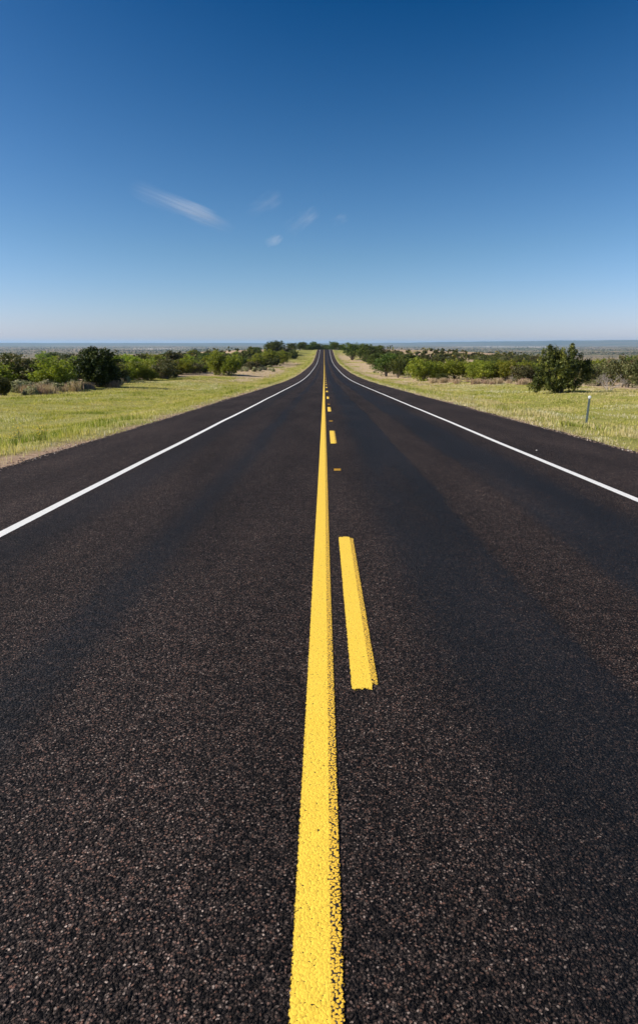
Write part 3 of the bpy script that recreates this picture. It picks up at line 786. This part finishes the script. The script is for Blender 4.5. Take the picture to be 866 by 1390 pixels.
for x, b in ((24, 602), (27, 598), (30, 601), (55, 603), (62, 601), (47, 598), (21, 606)):
    o = fp if first else copy_tree(fp); first = False
    o.location = at(x, b); s = rp.uniform(.45, .8); o.scale = (s, s, s * 1.1); o.rotation_euler = (0, 0, rp.random() * 6)
    tag(o, 'yellow wildflower growing in the left verge grass near the asphalt', 'wildflower', 'yellow wildflowers on the left verge')

# ------------------------------------------------------------------ reflector post
p = at(795, 577); post = empty('reflector_post', (p[0], p[1], p[2]))
h = 38.5 * p[1] / F
o = boxes('post', [(-.034, .034, -.006, .006, -.2, h), (-.034, -.026, .006, .020, -.2, h), (.026, .034, .006, .020, -.2, h)], M_post, post, bevel=.002)
import bmesh
def disc(name, r, th, y, z, mat, parent, dome=0.):
    bm = bmesh.new(); s = 28; prev = None; rings = [(r, y), (r, y - th), (r * .9, y - th - dome * .4), (r * .5, y - th - dome * .9)]
    for rr, yy in rings:
        cur = [bm.verts.new((rr * math.cos(6.2832 * i / s), yy, z + rr * math.sin(6.2832 * i / s))) for i in range(s)]
        if prev:
            for i in range(s): bm.faces.new((prev[i], prev[(i + 1) % s], cur[(i + 1) % s], cur[i]))
        else: bm.faces.new(cur)
        prev = cur
    c = bm.verts.new((0, y - th - dome, z))
    for i in range(s): bm.faces.new((prev[i], prev[(i + 1) % s], c))
    bmesh.ops.recalc_face_normals(bm, faces=bm.faces)
    me = bpy.data.meshes.new(name); bm.to_mesh(me); bm.free(); me.materials.append(mat)
    return link(bpy.data.objects.new(name, me), parent)
hs = disc('reflector_housing', .052, .014, -.006, h - .015, M_postw, post, .001)
disc('reflector_lens', .042, .006, -.0215, h - .015, M_lens, hs, .006)
boxes('bolt', [(-.008, .008, .006, .014, h - .023, h - .007)], M_lens, post)
post.rotation_euler = (R(1), R(2.0), R(-14))
tag(post, 'thin grey reflector post with a round white reflector on the right verge', 'reflector post')
# two pale pebbles lying on the shoulders
for x, y_px, lb in ((728, 612, 'pale pebble lying on the right shoulder outside the white line'), (104, 606, 'pale pebble at the ragged left edge of the asphalt')):
    q = at_road(x, y_px) if x > 400 else at(x, y_px); bm = bmesh.new(); bmesh.ops.create_icosphere(bm, subdivisions=2, radius=.02)
    rr = random.Random(x)
    for v in bm.verts: v.co *= rr.uniform(.8, 1.15); v.co.z *= .6
    me = bpy.data.meshes.new('pebble'); bm.to_mesh(me); bm.free(); me.materials.append(M_stone)
    o = link(bpy.data.objects.new('pebble', me)); o.location = (q[0], q[1], (float(road_z(q[1])) if XL < q[0] < XR else q[2]) + .012)
    tag(o, lb, 'pebble', 'pebbles beside the road')

# ------------------------------------------------------------------ far scrub (stuff)
rng = np.random.RandomState(9)
def scrub_patch(n, r0, r1, a0, a1, size):
    r = r0 * (r1 / r0) ** rng.rand(n); a = a0 + (a1 - a0) * rng.rand(n); x = r * np.sin(a); y = r * np.cos(a)
    k = (rng.rand(n) < .15 + 1.2 * sstep(.45, .6, fbm(x / 160., y / 240., 201))) & ~((np.abs(x) < 25) & (y < 620))
    x, y, r = x[k], y[k], r[k]; n = len(x); h = size * (.6 + .7 * rng.rand(n))
    c = np.stack([x, y, ground_z(x, y) + h * .45], -1)
    return leaf_geo(rng, c, np.stack([h * .7, h * .7, h * .5], -1), 12, size * .42, 1.3)
fs = join([scrub_patch(3600, 330, 900, -.75, .75, 3.0), scrub_patch(9000, 900, 5200, -.7, .7, 4.2), scrub_patch(16000, 4500, 15000, -.62, .62, 9.)])
o = mesh_np('far_scrub', fs[0], fs[1], 4, M_jun, tint=fs[2]); tag(o, 'dark scrub speckling the low plain between the verges and the horizon', 'scrub', kind='stuff')

# park no prototype in the scene unused
for kd, l in PROTO.items():
    for i, (r, _, _) in enumerate(l):
        if (kd, i) not in used:
            for ch in list(r.children): bpy.data.objects.remove(ch)
            bpy.data.objects.remove(r)
for i, o in enumerate(wc):
    if i not in uw: bpy.data.objects.remove(o)

# ------------------------------------------------------------------ haze
zmin = float(GZ.min()); zmax = max(float(GZ.max()), 6.)
o = boxes('haze', [(-47500, 47500, -47500, 47500, zmin - 1., zmax + 4.)], None)
k = N('haze_air'); v = k.n('ShaderNodeVolumePrincipled', {'Color': (.42, .66, .95, 1), 'Density': 3.2e-5, 'Anisotropy': .1})
k.link(v.outputs[0], k.out.inputs['Volume']); o.data.materials.clear(); o.data.materials.append(k.m)
tag(o, 'thin pale blue air that fades the plain and far ridges', 'haze', kind='stuff')

# ------------------------------------------------------------------ cirrus clouds
def cloud(name, px0, py0, px1, py1, dist, thick, dens, label, taper, seed, streak=(1.2, 9, 9)):
    """a tapering wisp between two directions, about dist metres away"""
    A = Vector(ray(px0, py0)).normalized() * dist; B = Vector(ray(px1, py1)).normalized() * dist
    mid = (A + B) / 2; L_ = (B - A).length; bm = bmesh.new()
    bmesh.ops.create_icosphere(bm, subdivisions=4, radius=1.)
    for v in bm.verts:
        v.co.x *= L_ / 2; v.co.y *= thick * .5; v.co.z *= thick * .5
    me = bpy.data.meshes.new(name); bm.to_mesh(me); bm.free()
    o = link(bpy.data.objects.new(name, me)); o.location = mid
    xa = (B - A).normalized(); za = Vector((0, 0, 1)); ya = za.cross(xa).normalized(); za = xa.cross(ya)
    from mathutils import Matrix
    o.rotation_euler = Matrix((xa, ya, za)).transposed().to_euler()
    k = N('cirrus_ice_' + name); tc = k.n('ShaderNodeTexCoord').outputs['Object']
    nrm = k.n('ShaderNodeVectorMath', {0: tc, 1: (2 / L_, 2 / thick, 2 / thick)}, operation='MULTIPLY').outputs[0]
    s = k.n('ShaderNodeSeparateXYZ', {0: nrm}); x = s.outputs[0]
    # narrows to the right-hand tip, frays to the left
    wid = k.rng(x, -1., 1., taper[0], taper[1], False)
    rr = k.math('SQRT', k.math('ADD', k.math('MULTIPLY', s.outputs[1], s.outputs[1]), k.math('MULTIPLY', s.outputs[2], s.outputs[2])))
    off = k.n('ShaderNodeVectorMath', {0: nrm, 1: (seed * 3.1, seed * 1.7, seed)}, operation='ADD').outputs[0]
    st = k.n('ShaderNodeVectorMath', {0: off, 1: streak}, operation='MULTIPLY').outputs[0]
    nn = k.noise(st, .55, 9, .72); n2 = k.noise(off, 1.3, 3, .5)
    rr = k.math('ADD', rr, k.math('MULTIPLY', k.math('SUBTRACT', n2, .5), 1.1))
    body = k.rng(k.math('DIVIDE', rr, wid), .0, 1., 1., 0.)
    end = k.math('MULTIPLY', k.rng(x, -1., .35), k.rng(x, .35, .95, 1., 0.))
    d = k.math('MULTIPLY', k.math('MULTIPLY', body, end), k.math('MULTIPLY', k.rng(nn, .40, .70), dens))
    v = k.n('ShaderNodeVolumePrincipled', {'Color': (1, 1, 1, 1), 'Density': d, 'Anisotropy': .3})
    k.link(v.outputs[0], k.out.inputs['Volume']); me.materials.append(k.m)
    tag(o, label, 'cloud', 'wisps of cirrus cloud'); return o
cloud('cloud', 168, 248, 326, 314, 12000, 500, 6e-3, 'long white cirrus wisp tapering to the lower right, largest cloud', (1.0, .42), 1, (1.3, 13, 13))
cloud('cloud', 358, 334, 386, 320, 12000, 240, 6e-3, 'small bright cloud puff low in the middle of the sky', (.9, .8), 2, (2, 3, 3))
cloud('cloud', 384, 318, 436, 284, 12000, 420, 1.9e-3, 'faint curved cirrus wisp right of the small bright puff', (.7, .9), 3, (2, 5, 5))
cloud('cloud', 330, 292, 388, 262, 12000, 420, 1.2e-3, 'very faint cirrus wisp above the small bright puff', (.8, .9), 5, (2, 5, 5))
cloud('cloud', 446, 304, 474, 292, 12000, 260, 1.6e-3, 'faintest cloud spot, rightmost of the wisps', (.9, .9), 7, (2, 3, 3))

# ------------------------------------------------------------------ light
SE, SA = 30., -96.            # elevation; azimuth clockwise from +Y
sd = bpy.data.lights.new('sun', 'SUN'); sd.energy = 5.; sd.angle = R(.53); sd.color = (1., .93, .82)
so = bpy.data.objects.new('sun', sd); COL.objects.link(so)
dirv = Vector((math.cos(R(SE)) * math.sin(R(SA)), math.cos(R(SE)) * math.cos(R(SA)), math.sin(R(SE))))
so.rotation_euler = dirv.to_track_quat('Z', 'Y').to_euler(); so.location = (-20, 0, 30)
w = bpy.data.worlds.new('World'); scene.world = w; w.use_nodes = True; nt = w.node_tree
bg = nt.nodes['Background']; sky = nt.nodes.new('ShaderNodeTexSky'); sky.sky_type = 'NISHITA'; sky.sun_disc = False
sky.sun_elevation = R(SE); sky.sun_rotation = R(SA); sky.altitude = 600; sky.air_density = 1.0; sky.dust_density = .5; sky.ozone_density = 2.5
sp = nt.nodes.new('ShaderNodeSeparateColor'); cb = nt.nodes.new('ShaderNodeCombineColor'); nt.links.new(sky.outputs[0], sp.inputs[0])
def mt(op, a, b):
    n = nt.nodes.new('ShaderNodeMath'); n.operation = op
    for i, v in enumerate((a, b)):
        if isinstance(v, float): n.inputs[i].default_value = v
        else: nt.links.new(v, n.inputs[i])
    return n.outputs[0]
# a polarising filter's deep blue: each channel of the sky's radiance gets its own contrast
r0 = mt('MAXIMUM', mt('SUBTRACT', sp.outputs[0], .95), .06); cr_ = mt('MULTIPLY', mt('POWER', r0, 1.15), .69)
cg_ = mt('MULTIPLY', mt('MAXIMUM', mt('SUBTRACT', sp.outputs[1], 1.15), .25), .94)
b0 = mt('MULTIPLY', mt('MAXIMUM', mt('SUBTRACT', sp.outputs[2], 1.55), .5), 1.18)
cb_ = mt('ADD', b0, mt('MULTIPLY', mt('MAXIMUM', mt('SUBTRACT', sp.outputs[0], 2.7), 0.), .45))
for i, v in enumerate((cr_, cg_, cb_)): nt.links.new(v, cb.inputs[i])
nt.links.new(cb.outputs[0], bg.inputs[0])
bg.inputs[1].default_value = .085
scene.view_settings.view_transform = 'Standard'; scene.view_settings.look = 'None'; scene.view_settings.exposure = 0.6; scene.view_settings.gamma = 1
scene.render.resolution_x = 637; scene.render.resolution_y = 1024
scene.cycles.volume_step_rate = .3; scene.cycles.volume_bounces = 4; scene.cycles.transparent_max_bounces = 12
